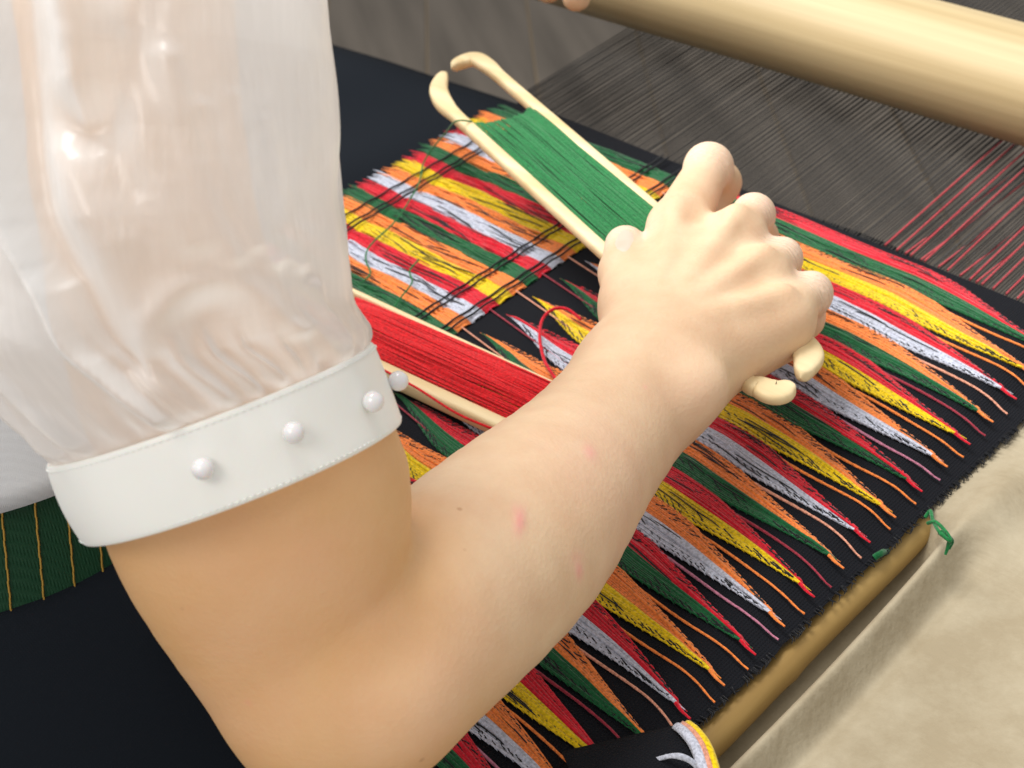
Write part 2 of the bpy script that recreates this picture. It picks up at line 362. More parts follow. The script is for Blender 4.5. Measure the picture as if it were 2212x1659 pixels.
def lens_band(k, colr, up, UT_L=-0.463):
    """one half of a leaf: f = 0 at the spine of the leaf, 1 at its outer edge"""
    s = 1.0 if up else -1.0
    mid = lambda u: lens_mid(k, u)
    mf = lambda u, f: mid(u) + s * HB * lens(u) * f * (1.0 if up else 1.0)
    mb = MB()
    lo = lambda u: mf(u, 0.01 if up else 0.97); hi = lambda u: mf(u, 0.97 if up else 0.01)
    ribbon(mb, UT_L + 0.004, UT_R - 0.0015, lo, hi, 0.0005, 0.0010, 70)
    # weft picks running the length of the leaf; every pick keeps its own row
    N = 10
    fr = np.linspace(0.04, 0.96, N) + rng.normal(0, .012, N)
    strands(mb, mf, np.full(N, UT_L) + 0.02 * fr ** 2, UT_R + 0.002 - 0.010 * fr, fr, fr, rng.uniform(.00042, .00056, N), 0.0013 + 0.0005 * (1 - fr) + rng.uniform(0, .0002, N), m=44, wob=0.012)
    # heavier bundles that drift a little across the core
    N = 9
    f0 = rng.uniform(0.04, 0.45, N); ua = rng.uniform(UT_L, UT_R - 0.06, N); L = rng.uniform(0.04, 0.10, N)
    strands(mb, mf, ua, np.minimum(ua + L, UT_R), f0, np.clip(f0 + rng.uniform(-.12, .22, N), 0, 0.7), rng.uniform(.0006, .0008, N), 0.0017 + 0.0004 * rng.random(N), m=12, wob=0.02)
    # twill: short dark warp stitches stepping along the outer half
    for row, (fa, fb, stp) in enumerate(((0.40, 0.62, .0052), (0.62, 0.80, .0040), (0.80, 0.97, .0034))):
        us = np.arange(UT_L + 0.012, UT_R - 0.012, stp) + row * 0.0017; us = us + rng.normal(0, .00035, len(us))
        dens = (0.25, 0.65, 0.9)[row]
        us = us[rng.random(len(us)) < dens]; N = len(us)
        if N: strands(mb, mf, us, us + stp * 0.95, np.full(N, fa), np.full(N, fb), np.full(N, .00030), np.full(N, .0019 - .0002 * row), mi=1, m=5, wob=0.01, taper=False)
    # chain of small loops along the outer edge
    us = np.arange(UT_L + 0.014, UT_R - 0.006, .0040); us = us + rng.normal(0, .0002, len(us)); N = len(us)
    strands(mb, mf, us, us + .0042, np.full(N, 0.93), np.full(N, 1.0), np.full(N, .00052), np.full(N, .0013), m=6, wob=0.01)
    # a few long dark lines
    N = 5
    ua = rng.uniform(max(-0.44, UT_L), -0.31, N); f0 = rng.uniform(0.15, 0.75, N)
    strands(mb, mf, ua, ua + rng.uniform(.015, .04, N), f0, np.clip(f0 + rng.uniform(-.25, .25, N), 0.02, 1.0), np.full(N, .00030), np.full(N, .0024), mi=1, m=8, wob=0.02)
    # tip yarn running on past the point
    if up:
        t = np.linspace(0, 1, 8); u = UT_R - 0.004 + 0.0085 * t; v = mid(np.minimum(u, UT_R)) - 0.0016 * t - 0.0006
        mb.tube((u[:, None] * EU + v[:, None] * EV + (0.0012 - 0.0004 * t)[:, None] * EZ)[None], (0.00085 * (1 - 0.5 * t))[None], sides=5)
    return mb.build('inlay_band', cloth, [YM[colr], YM['K']])

def left_band(k, colr, up):
    mid = lambda u: Bk(k, u) + 0.0004 * np.sin(u * 70 + k)
    mf = (lambda u, f: mid(u) + HB * f) if up else (lambda u, f: mid(u) - HB * f)
    mb = MB()
    ua, ub = UL + 0.008, -0.4715
    ribbon(mb, ua, ub, lambda u: mf(u, 0.0 if up else 1.0), lambda u: mf(u, 1.0 if up else 0.0), 0.0005, 0.0012, 50)
    N = 46
    f0 = rng.uniform(0.04, 0.96, N); sg = rng.choice([-1, 1], N)
    u0 = rng.uniform(UL + 0.03, ub - 0.045, N); L = rng.uniform(.02, .05, N)
    strands(mb, mf, u0, np.minimum(u0 + L, ub), f0, np.clip(f0 + sg * rng.uniform(.05, .5, N), 0.0, 1.0), rng.uniform(.0006, .0009, N), 0.0015 + .0008 * rng.random(N), m=9)
    # flat squares of straight weft between the dark warp lines, and frayed turns at the selvedge
    N = 9
    fr = np.linspace(0.05, 0.95, N)
    strands(mb, mf, np.full(N, -0.492), np.full(N, ub) + rng.normal(0, .0004, N), fr, fr, np.full(N, .00072), np.full(N, .0018), m=6, wob=0.01)
    N = 12
    fr = np.linspace(0.03, 0.97, N) + rng.normal(0, .02, N)
    strands(mb, mf, UL + rng.normal(0, .0022, N), np.full(N, UL + 0.034), fr + rng.normal(0, .12, N), fr, np.full(N, .0006), np.full(N, .0016), m=7, wob=0.02)
    N = 5
    ua = rng.uniform(-0.575, -0.515, N); f0 = rng.uniform(0.1, 0.9, N)
    strands(mb, mf, ua, ua + rng.uniform(.02, .045, N), f0, np.clip(f0 + rng.uniform(-.6, .6, N), 0.02, 1.0), np.full(N, .00034), np.full(N, .0027), mi=1, m=8, wob=0.03)
    return mb.build('inlay_band', cloth, [YM[colr], YM['K']])

for k in range(-3, 19):
    cu, cl = SEQ[k % 6]
    ul = -0.463 if k < 12 else -0.335
    lens_band(k, cu, True, ul); lens_band(k, cl, False, ul)
    if k < 10:
        if k > -3: left_band(k, cu, True)
        left_band(k, cl, False)
    # weft tail carried from the crotch out to the selvedge
    tc_ = {'R': 'V', 'O': 'P'}[SEQ[(k + 1) % 6][0]]
    if SEQ[k % 6][1] == 'Y': tc_ = 'O'
    if SEQ[k % 6][1] == 'G': tc_ = 'M'
    if SEQ[k % 6] == ('R', 'G'): tc_ = 'O'
    t = np.linspace(0, 1, 26)
    u = CROT - 0.004 + t * (URS - 0.002 - CROT + 0.004)
    v = lens_mid(k, np.full(26, CROT)) - HB * 1.02 - 0.002 - 0.0085 * t + 0.0016 * np.sin(t * 5 + k) * t - 0.002 * sstep(.7, 1, t)
    mb = MB(); mb.tube((u[:, None] * EU + v[:, None] * EV + (0.0009 - 0.002 * sstep(.85, 1, t))[:, None] * EZ)[None], (0.00078 * (1 - 0.45 * t) * (1 + 0.12 * np.sin(t * 70)))[None], sides=6)
    mb.build('weft_tail', cloth, YM[tc_])
    # thin yarn bridging the gap between the left rows and the leaves
    if -3 < k < 10:
        t = np.linspace(0, 1, 16); u = -0.4725 + 0.06 * t; v = Bk(k, u) + HB * (0.35 - 0.9 * t)
        mb = MB(); mb.tube((u[:, None] * EU + v[:, None] * EV + (0.0014 + 0 * t)[:, None] * EZ)[None], np.full((1, 16), .00042), sides=5)
        mb.build('bridging_yarn', cloth, YM['P' if cu == 'O' else 'M'])
# dark warp lines crossing the left rows in pairs
for u0 in (-0.5915, -0.5832, -0.5795, -0.4948, -0.4912, -0.4778, -0.4742):
    t = np.linspace(0, 1, 90); v = 0.40 + (fell(u0) - 0.402) * t
    mb = MB(); mb.tube((u0 * EU + v[:, None] * EV + (0.0030 + 0.0003 * np.sin(t * 90))[:, None] * EZ)[None], np.full((1, 90), .00055), sides=5)
    mb.build('warp_line', cloth, YM['K'])

# ------------------------------------------------------------------ warp beyond the fell
warp = tag(empty('warp'), 'dark stretched warp threads running from the cloth to the round wooden beam', 'warp threads')
n = 225
u0 = np.linspace(-0.612, -0.245, n) + rng.normal(0, .00025, n)
mb = MB()
t = np.linspace(0, 1, 7)[None]; uq = u0[:, None] + 0 * t
v = fell(u0)[:, None] + 0.55 * t; z = -0.0005 + np.where(np.arange(n) % 2 == 0, 0.018, 0.012)[:, None] * t
P = uq[..., None] * EU + v[..., None] * EV + z[..., None] * EZ
mb.tube(P, np.full((n, 7), .00044), sides=4)
tag(mb.build('black_warp_threads', warp, YM['D']), kind='stuff')
for i, (ub_, z1) in enumerate([(-0.352, .035), (-0.345, .035), (-0.337, .035), (-0.329, .035), (-0.316, .035), (-0.3035, .035), (-0.297, .035), (-0.291, .035),
                               (-0.340, -.03), (-0.331, -.03), (-0.321, -.03), (-0.309, -.03), (-0.300, -.03), (-0.284, .035), (-0.278, .035), (-0.272, -.03)]):
    t = np.linspace(0, 1, 12); v = fell(ub_) + 0.55 * t
    mb = MB(); mb.tube((ub_ * EU + v[:, None] * EV + (0.001 + z1 * t)[:, None] * EZ)[None], np.full((1, 12), .00055), sides=6)
    mb.build('red_warp_thread', warp, YM['M2'] if 'M2' in YM else YM.setdefault('M2', yarn('warp_red', (0.50, 0.055, 0.07))))

# ------------------------------------------------------------------ round wooden beam
t = np.concatenate([[0, 1e-5], np.linspace(2e-3, 1 - 2e-3, 76), [1 - 1e-5, 1]]); NA = 40; a = np.linspace(0, 2 * math.pi, NA, endpoint=False)
BV, BZ, BR = 0.748, 0.042, 0.0315
u = -0.95 + 1.25 * t; endcap = np.ones(80); endcap[[0, -1]] = 0.001; endcap[[1, -2]] = 0.93
rr = endcap[:, None] * BR * (1 + 0.02 * snoise(u, u * 0, .08, 4))[:, None] * (1 + 0.025 * np.cos(4 * a + 0.6) + 0.012 * np.cos(7 * a))[None]
G = u[:, None, None] * EU + (BV + rr * np.cos(a))[..., None] * EV + (BZ + rr * np.sin(a) * 0.95)[..., None] * EZ
beam = tag(link('loom_beam', grid_mesh('loom_beam', G, True), None, beam_wood), 'thick pale round wooden beam crossing above the warp at upper right', 'beam')

# ------------------------------------------------------------------ canvas and pole on the right
mesh_u = np.concatenate([np.linspace(0.0, 0.07, 90), np.linspace(0.072, 0.75, 60)]); mesh_v = np.linspace(0.05, 1.1, 170)
Wg, Vg = np.meshgrid(mesh_u, mesh_v)
top = sstep(0.455, 0.482, Vg)                      # where the canvas is pulled up to the cloth
base = -0.014 + 0.008 * top
ridge_c = 0.0195 + 0.006 * (0.40 - Vg) + 0.001 * snoise(Vg, Vg * 0, .03, 3)
ridge = (0.011 * np.exp(-((Wg - ridge_c) / 0.0048) ** 2) - 0.003 * np.exp(-((Wg - ridge_c - 0.010) / 0.005) ** 2)) * (1 - top)
start = 0.0095 * (1 - top)
drop = -0.011 * (1 - sstep(start, start + 0.007, Wg)) * (1 - top)
bulge = 0.0075 * np.exp(-((Wg - 0.02) / 0.012) ** 2 - ((Vg - 0.492) / 0.03) ** 2)
wr = 0.0011 * snoise(Wg * 1.6, Vg * 0.5, .02, 5) * sstep(0.03, .08, Wg) + 0.0007 * snoise(Wg, Vg, .08, 2)
Zg = base + ridge + drop + bulge + wr 
G = (URS + 0.004 * 0 + Wg)[..., None] * EU + Vg[..., None] * EV + Zg[..., None] * EZ
canvas = tag(link('canvas_cover', grid_mesh('canvas_cover', G), None, canvas_m), 'beige canvas cover with a long soft fold beside the black cloth edge', 'canvas')
t = np.linspace(0, 1, 80); v = 0.10 + 0.375 * t
pu = URS + 0.0005 + 0.002 * (0.4 - v)
mb = MB(); mb.tube((pu[:, None] * EU + v[:, None] * EV + np.full(80, -0.0135)[:, None] * EZ)[None], (0.0064 + 0.0006 * np.exp(-((v - .375) / .004) ** 2) + .0002 * np.sin(v * 60))[None], sides=24)
tag(mb.build('side_pole', None, pole_wood), 'thin brown wooden pole between black cloth edge and canvas fold', 'pole')
# green string tie
tie = empty('string_tie'); tag(tie, 'green string tied round the pole at the head of the canvas fold', 'string')
def curve_tube(name, pts, r, parent, m, n=40, sides=6, taper=0.0, flat=1.0):
    c = smooth_curve(pts, n); t = np.linspace(0, 1, n)
    mb = MB(); mb.tube(c[None], (r * (1 - taper * t))[None], sides=sides, flat=flat)
    return mb.build(name, parent, m)
def sp(px, py, z): return pz(px, py, z)
curve_tube('loop', [sp(1998, 1118, .002), sp(2010, 1104, .004), sp(2016, 1126, .006), sp(2030, 1150, .009), sp(2052, 1168, .008), sp(2046, 1152, .009), sp(2022, 1128, .008), sp(2004, 1130, .005)], .0008, tie, YM['GB'], 50)
curve_tube('tail', [sp(2030, 1148, .009), sp(2050, 1166, .007), sp(2048, 1180, .004), sp(2042, 1198, .001)], .0014, tie, YM['GB'], 24, taper=0.6)
curve_tube('tail', [sp(2040, 1156, .009), sp(2056, 1168, .006), sp(2050, 1186, .003)], .0012, tie, YM['G'], 24, taper=0.5)
curve_tube('wrap', [sp(1888, 1205, -.003), sp(1902, 1196, -.002), sp(1916, 1190, -.006)], .0014, tie, YM['G'], 14)

# folded cloth tail at the bottom
tail = tag(empty('folded_cloth_end'), 'curled end of the black cloth with white, pink and yellow edge stripes at the bottom', 'cloth')
edge_pts = np.array([sp(1474, 1568, .008), sp(1492, 1582, .012), sp(1512, 1608, .014), sp(1526, 1642, .014), sp(1538, 1690, .012), sp(1548, 1760, .008)])
def strip(name, offa, offb, m, dz=0.0):
    c = smooth_curve(edge_pts, 30); d = np.gradient(c, axis=0); d /= np.linalg.norm(d, axis=1, keepdims=True)
    s = np.cross(d, EZ); s /= np.linalg.norm(s, axis=1, keepdims=True)
    f = np.linspace(0, 1, 5); G = c[:, None] + s[:, None] * (offa + (offb - offa) * f)[None, :, None] + EZ * (dz + 0.0014 * (1 - (2 * f - 1) ** 2))[None, :, None]
    o = link(name, grid_mesh(name, G), tail, m); md = o.modifiers.new('thick', 'SOLIDIFY'); md.thickness = 0.0008; return o
strip('edge_stripe', 0.0034, 0.0004, YM['W'])
strip('edge_stripe', 0.0004, -0.0008, YM['P'])
strip('edge_stripe', -0.0008, -0.0030, YM['Y'], -0.0003)
G = np.array([[sp(1474 + a_ * 60 - b_ * 260, 1568 + a_ * 130 + b_ * 60, .006 + .006 * math.sin(a_ * 3.1) * (1 - b_ * .6)) for a_ in np.linspace(0, 1, 14)] for b_ in np.linspace(0, 1, 14)])
o = link('black_fold', grid_mesh('black_fold', G), tail, black_weave); o.modifiers.new('thick', 'SOLIDIFY').thickness = 0.001
c = smooth_curve([sp(1395, 1652, .006), sp(1430, 1640, .012), sp(1462, 1634, .016), sp(1492, 1646, .014), sp(1512, 1672, .010)], 24)
G = c[:, None] + np.linspace(-.0007, .0009, 4)[None, :, None] * EZ + np.linspace(0, .001, 4)[None, :, None] * EV
o = link('rolled_hem', grid_mesh('rolled_hem', G), tail, YM['W']); o.modifiers.new('thick', 'SOLIDIFY').thickness = 0.0012

# ------------------------------------------------------------------ shuttles
def shuttle(root, A1, A2, B1, B2, zn, wood_m, yarn_m, hook, rod_w=0.0045, rod_t=0.0035, wind=(0.12, 0.9), wind_h=0.0045, seed=0, far=1.0):
    """A1-A2 and B1-B2: the two rod centre lines; the ends bend inward into hooks"""
    A1, A2, B1, B2 = map(np.asarray, (A1, A2, B1, B2))
    d = (A2 - A1); d /= np.linalg.norm(d); w = B1 - A1; w -= d * (w @ d); wl = np.linalg.norm(w); w /= wl
    nn = np.cross(d, w); nn *= np.sign(nn[2])
    for ri, (P1, P2, s) in enumerate(((A1, A2, 1.0), (B1, B2, -1.0))):
        pts = []; wid = []
        hl, hr = hook[ri]
        for p_, ww in hl: pts.append(p_); wid.append(ww)
        for t in (0.0, 0.25, 0.5, 0.75, 1.0): pts.append(P1 + (P2 - P1) * t); wid.append(1.0)
        for p_, ww in hr: pts.append(p_); wid.append(ww)
        c = smooth_curve(pts, 90); ww = smooth_curve(np.array(wid)[:, None], 90)[:, 0] * rod_w * (far if ri else 1.0)
        T = np.gradient(c, axis=0); T /= np.linalg.norm(T, axis=1, keepdims=True); S = np.cross(T, nn); S /= np.linalg.norm(S, axis=1, keepdims=True)
        an = np.linspace(0, 2 * math.pi, 16, endpoint=False)
        se = lambda x: np.sign(x) * np.abs(x) ** 0.6
        e = np.ones(90); e[0] = e[-1] = 0.01; e[1] = e[-2] = 0.6; e[2] = e[-3] = 0.88
        G = c[:, None] + (ww * e)[:, None, None] * se(np.cos(an))[None, :, None] * S[:, None] + (rod_t * e)[:, None, None] * se(np.sin(an))[None, :, None] * nn
        mb = MB(); I = np.arange(90 * 16).reshape(90, 16); J = np.roll(I, -1, 1)
        mb.add(G.reshape(-1, 3), np.stack([I[:-1], J[:-1], J[1:], I[1:]], -1).reshape(-1, 4))
        mb.build('rod', root, wood_m)
    # yarn wound lengthwise between the rods, over and under
    L = np.linalg.norm(A2 - A1); Wn = wl - 2 * rod_w * 0.75
    n = 64; f = np.linspace(0, 1, n); r_ = np.random.default_rng(seed)
    org_ = A1 + w * rod_w * 0.75
    for side in (1,):
        m = 26; t = np.linspace(0, 1, m)
        end = 0.010 * (1 - (2 * f - 1) ** 2)               # the ends dip to a curve between the rods
        x0 = wind[0] * L + end; x1 = wind[1] * L - end
        X = x0[:, None] + (x1 - x0)[:, None] * t[None]
        Yy = (f * Wn)[:, None] + 0.0006 * np.sin(t[None] * 6.3 * r_.uniform(.5, 1.6, (n, 1)) + r_.uniform(0, 6, (n, 1)))
        Z = wind_h * (1 - 0.75 * (2 * f - 1) ** 2)[:, None] * (1 - 0.35 * np.abs(2 * t - 1)[None] ** 10) + r_.uniform(0, .0007, (n, 1)) + 0.0004 * np.sin(f * 23)[:, None]
        P = org_ + X[..., None] * d + Yy[..., None] * w + Z[..., None] * nn
        mb = MB(); mb.tube(P, np.full((n, m), Wn / n * 1.05), sides=6, flat=0.8)
        P2 = org_ + X[..., None] * d + Yy[..., None] * w - (Z * 0.8)[..., None] * nn
        mb.tube(P2[::2], np.full((len(P2[::2]), m), Wn / n * 1.2), sides=5)
        for a_ in (0, m - 1):
            Pe = np.stack([P[:, a_], 0.5 * (P[:, a_] + P2[:, a_]) + (d * (-0.0012 if a_ == 0 else 0.0012)), P2[:, a_]], 1)
            mb.tube(Pe, np.full((n, 3), Wn / n * 0.85), sides=5)
        mb.build('yarn_winding', root, yarn_m)
    return d, w, nn

ZS = 0.046
gs = tag(empty('weaving_shuttle'), 'pale wooden shuttle wound with green yarn held in the hand', 'shuttle')
def hk(l, z): return [(sp(x, y, z), w_) for x, y, w_ in l]
shuttle(gs, sp(997, 262, ZS), sp(1600, 815, ZS), sp(1088, 173, ZS), sp(1690, 692, ZS), 1, shuttle_wood, YM['GB'],
        ((hk([(963, 160, .5), (953, 174, 1.15), (948, 198, 1.5), (962, 228, 1.45)], ZS), hk([(1640, 836, 1.5), (1676, 848, 1.9), (1704, 840, 1.2), (1713, 836, .4)], ZS)),
         (hk([(975, 147, .5), (995, 136, 1.2), (1025, 128, 1.5), (1055, 144, 1.35)], ZS), hk([(1728, 732, 1.4), (1746, 768, 1.9), (1738, 800, 1.3), (1729, 817, .4)], ZS))),
        0.0034, 0.0030, wind=(0.03, 0.80), wind_h=0.0055, seed=3)
curve_tube('yarn_tail', [sp(1020, 262, ZS + .003), sp(985, 262, ZS + .005), sp(960, 290, .03), sp(935, 320, .012), sp(915, 352, .005), sp(905, 395, .005), sp(880, 440, .005), sp(850, 482, .005),
                         sp(800, 530, .005), sp(790, 560, .005), sp(800, 590, .005), sp(782, 610, .005)], .00045, gs, YM['GB'], 90)
curve_tube('yarn_tail', [sp(905, 560, .005), sp(885, 585, .005), sp(890, 610, .005), sp(868, 640, .005), sp(848, 668, .004)], .00045, gs, YM['GB'], 40)
rs = tag(empty('weaving_shuttle'), 'pale wooden shuttle wound with red yarn lying on the cloth under the forearm', 'shuttle')
ZR = 0.008
shuttle(rs, sp(640, 716, ZR), sp(1215, 986, ZR), sp(640, 582, ZR), sp(1215, 851, ZR), 1, shuttle_wood, YM['RB'],
        ((hk([(600, 670, .5), (605, 690, 1.4), (620, 703, 1.3)], ZR), hk([(1235, 990, 1.3), (1248, 975, 1.4), (1248, 950, .5)], ZR)),
         (hk([(600, 630, .5), (605, 595, 1.4), (620, 580, 1.3)], ZR), hk([(1235, 865, 1.3), (1248, 885, 1.4), (1248, 915, .5)], ZR))),
        0.0040, 0.0040, wind=(0.03, 0.94), wind_h=0.009, seed=5, far=0.45)
curve_tube('yarn_tail', [sp(830, 800, .012), sp(900, 838, .013), sp(985, 892, .012), sp(1060, 925, .010), sp(1120, 950, .008)], .0006, rs, YM['RB'], 40)
curve_tube('yarn_tail', [sp(1255, 690, .006), sp(1225, 668, .008), sp(1195, 668, .008), sp(1172, 690, .007), sp(1166, 730, .006), sp(1175, 775, .005), sp(1188, 800, .005), sp(1205, 825, .004)], .0008, rs, YM['R'], 50)

# ------------------------------------------------------------------ weaver: arm and hand as one sculpted surface
person = tag(empty('person'), 'weaver in sheer white blouse and dark skirt, right arm reaching across the cloth', 'person')
CAMM = np.stack([CAMX, CAMU, CAMF])                        # world -> view-aligned frame
def loc(P): return (np.asarray(P) - CAMP) @ CAMM.T
FLAT = np.array([0, 0.45, -0.89]); FLAT /= np.linalg.norm(FLAT)   # back of the hand faces up, in view frame approx
def cone(P, a, b, ra, rb, n=None, k=1.0):
    ba = b - a; q = P - a; h = np.clip((q @ ba) / (ba @ ba), 0, 1); e = q - h[:, None] * ba
    if n is not None:
        dn = e @ n; l = np.sqrt(np.maximum((e * e).sum(1) + (k * k - 1) * dn * dn, 1e-12)); s = np.sqrt(1 + (k * k - 1) * np.minimum(dn * dn / np.maximum((e * e).sum(1), 1e-12), 1)); l = l; 
        return (l - (ra + (rb - ra) * h)) / np.maximum(s, 1.0)
    return np.sqrt((e * e).sum(1)) - (ra + (rb - ra) * h)
def smin(a, b, k):
    h = np.clip(0.5 + 0.5 * (b - a) / k, 0, 1); return b + (a - b) * h - k * h * (1 - h)
def chain(P, pts, rad, kk=0.006, n=None, k=1.0):
    d = None
    for i in range(len(pts) - 1):
        c = cone(P, pts[i], pts[i + 1], rad[i], rad[i + 1], n, k); d = c if d is None else smin(d, c, kk)
    return d
def limb(P, pts, rad, n=None, k=1.0, seg=16):
    q = smooth_curve(np.concatenate([np.array(pts), np.array(rad)[:, None]], 1), seg + 1); d = None
    for i in range(seg):
        c = cone(P, q[i, :3], q[i + 1, :3], q[i, 3], q[i + 1, 3], n, k); d = c if d is None else smin(d, c, 0.003)
    return d
A = lambda px, py, d: loc(at(px, py, d))
Z = lambda px, py, z: loc(pz(px, py, z))
VN = np.array([0, 0, 1.0])
UP = loc(CAMP + EZ)                                        # world up in the view frame
upper = ([A(235, -420, .457), A(330, 560, .476), A(505, 950, .487), A(553, 1075, .490), A(590, 1236, .496), A(665, 1400, .503), A(720, 1500, .507)], [.030, .031, .0390, .0450, .0385, .0342, .0325])
fore = ([A(730, 1495, .507), A(893, 1351, .520), A(1108, 1160, .566), A(1270, 980, .615), A(1405, 812, .662)], [.0322, .0345, .0342, .0280, .0262])
thumb = ([Z(1425, 770, .056), Z(1372, 660, .060), Z(1352, 590, .062), Z(1351, 532, .060)], [.0165, .0135, .0112, .0092])
fing = {
    'index': ([Z(1465, 492, .062), Z(1531, 361, .062), Z(1556, 394, .040), Z(1520, 470, .032)], [.0130, .0098, .0088, .0080]),
    'middle': ([Z(1592, 508, .063), Z(1628, 464, .059), Z(1636, 515, .036), Z(1590, 570, .032)], [.0118, .0080, .0084, .0076]),
    'ring': ([Z(1646, 596, .061), Z(1688, 558, .055), Z(1690, 610, .034), Z(1640, 640, .030)], [.0113, .0075, .0080, .0072]),
    'pinky': ([Z(1688, 684, .057), Z(1751, 634, .051), Z(1736, 688, .034), Z(1690, 720, .030)], [.0110, .0077, .0076, .0068]),
}
def body_sdf(P):
    d = smin(limb(P, upper[0], upper[1], VN, 1.38), limb(P, fore[0], fore[1], VN, 1.1), 0.008)
    wrist = Z(1405, 812, .056)
    palm = None
    for nm in ('index', 'middle', 'ring', 'pinky'):
        c = cone(P, wrist, fing[nm][0][0], .0205, fing[nm][1][0] * 0.96, UP, 1.15)
        palm = c if palm is None else smin(palm, c, 0.0125)
    palm = smin(palm, cone(P, Z(1490, 790, .050), Z(1680, 716, .048), .018, .0135), 0.012)      # heel of the hand
    palm = smin(palm, cone(P, Z(1440, 720, .054), Z(1490, 600, .058), .020, .017), 0.012)
    d = smin(d, palm, 0.014)
    d = smin(smin(d, chain(P, thumb[0][:3], thumb[1][:3], kk=0.008), 0.010), cone(P, thumb[0][2], thumb[0][3], thumb[1][2], thumb[1][3]), 0.0035)
    for nm, (p, r) in fing.items():
        c = chain(P, p, r, 0.007)
        c = smin(c, cone(P, p[1], p[1] + (p[1] - p[2]) * 0.02, r[1] * 1.04, r[1] * 1.04), 0.003)   # knuckle
        d = smin(d, c, 0.0065)
    # tendons on the back of the hand, ulnar head at the wrist
    for nm in ('index', 'middle', 'ring', 'pinky'):
        m = fing[nm][0][0]; up = UP * 0.0105
        d = smin(d, cone(P, wrist + UP * 0.0165 + (m - wrist) * 0.35, m + up * 1.05, .0022, .0030), 0.007)
    d = smin(d, cone(P, Z(1500, 850, .063), Z(1512, 838, .063), .0085, .0085), 0.016)
    d = smin(d, cone(P, A(850, 1530, .492), A(862, 1516, .492), .014, .014), 0.02)                 # elbow bone
    return d

def surface_nets(fun, lo, hi, h):
    n = np.ceil((hi - lo) / h).astype(int); n = ((n + 3) // 4) * 4 + 1
    ax = [lo[i] + h * np.arange(n[i]) for i in range(3)]
    cx = [a[::4] for a in ax]
    Gc = np.stack(np.meshgrid(*cx, indexing='ij'), -1); dc = fun(Gc.reshape(-1, 3)).reshape(Gc.shape[:3])
    # fill coarse
    vol = np.repeat(np.repeat(np.repeat(dc, 4, 0), 4, 1), 4, 2)[:n[0], :n[1], :n[2]].astype(np.float32)
    near = np.abs(dc) < h * 4 * 2.2
    nr = np.argwhere(near)
    off = np.stack(np.meshgrid(*[np.arange(-2, 3)] * 3, indexing='ij'), -1).reshape(-1, 3)
    msk = np.zeros(tuple(n), bool)
    for o_ in off:
        q = nr * 4 + o_
        ok = ((q >= 0) & (q < n)).all(1); q = q[ok]; msk[q[:, 0], q[:, 1], q[:, 2]] = True
    q = np.argwhere(msk)
    for s in range(0, len(q), 400000):
        qq = q[s:s + 400000]; vol[qq[:, 0], qq[:, 1], qq[:, 2]] = fun(lo + qq * h)
    s = vol < 0
    c = np.zeros(tuple(n - 1), np.int8)
    cor = [(i, j, k) for i in (0, 1) for j in (0, 1) for k in (0, 1)]
    sl = lambda a, o_: a[o_[0]:o_[0] + a.shape[0] - 1, o_[1]:o_[1] + a.shape[1] - 1, o_[2]:o_[2] + a.shape[2] - 1]
    for o_ in cor: c += sl(s, o_)
    act = np.argwhere((c > 0) & (c < 8))
    idm = np.full(tuple(n - 1), -1, np.int32); idm[act[:, 0], act[:, 1], act[:, 2]] = np.arange(len(act))
    pos = np.zeros((len(act), 3)); cnt = np.zeros(len(act))
    for a_ in cor:
        for x in range(3):
            if a_[x] == 0:
                b_ = list(a_); b_[x] = 1
                da = vol[act[:, 0] + a_[0], act[:, 1] + a_[1], act[:, 2] + a_[2]]; db = vol[act[:, 0] + b_[0], act[:, 1] + b_[1], act[:, 2] + b_[2]]
                cr = (da < 0) != (db < 0); t = np.where(cr, da / np.where(da == db, 1, da - db), 0)
                p = np.array(a_, float) + t[:, None] * (np.array(b_) - np.array(a_)); pos += p * cr[:, None]; cnt += cr
    V = lo + h * (act + pos / cnt[:, None])
    Qs = []
    for x in range(3):
        y, z = (x + 1) % 3, (x + 2) % 3
        e = np.argwhere(np.take(s, range(0, n[x] - 1), x) != np.take(s, range(1, n[x]), x))
        e = e[(e[:, y] > 0) & (e[:, z] > 0) & (e[:, y] < n[y] - 1) & (e[:, z] < n[z] - 1)]
        def cell(dy, dz):
            g = e.copy(); g[:, y] += dy; g[:, z] += dz; return idm[g[:, 0], g[:, 1], g[:, 2]]
        qd = np.stack([cell(-1, -1), cell(0, -1), cell(0, 0), cell(-1, 0)], -1)
        ins = s[e[:, 0], e[:, 1], e[:, 2]]; qd[~ins] = qd[~ins][:, ::-1]; Qs.append(qd)
    Q = np.concatenate(Qs); Q = Q[(Q >= 0).all(1)]
    # project onto the surface
    for _ in range(2):
        e_ = h * 0.5; d0 = fun(V)
        g = np.stack([fun(V + np.eye(3)[i] * e_) - d0 for i in range(3)], -1) / e_
        V = V - np.clip(d0, -h, h)[:, None] * g / np.maximum((g * g).sum(1), .2)[:, None]
    return V, Q
allp = np.concatenate([upper[0], fore[0], thumb[0]] + [p for p, r in fing.values()])
V1, Q1 = surface_nets(body_sdf, allp.min(0) - 0.075, allp.max(0) + 0.075, 0.0016)
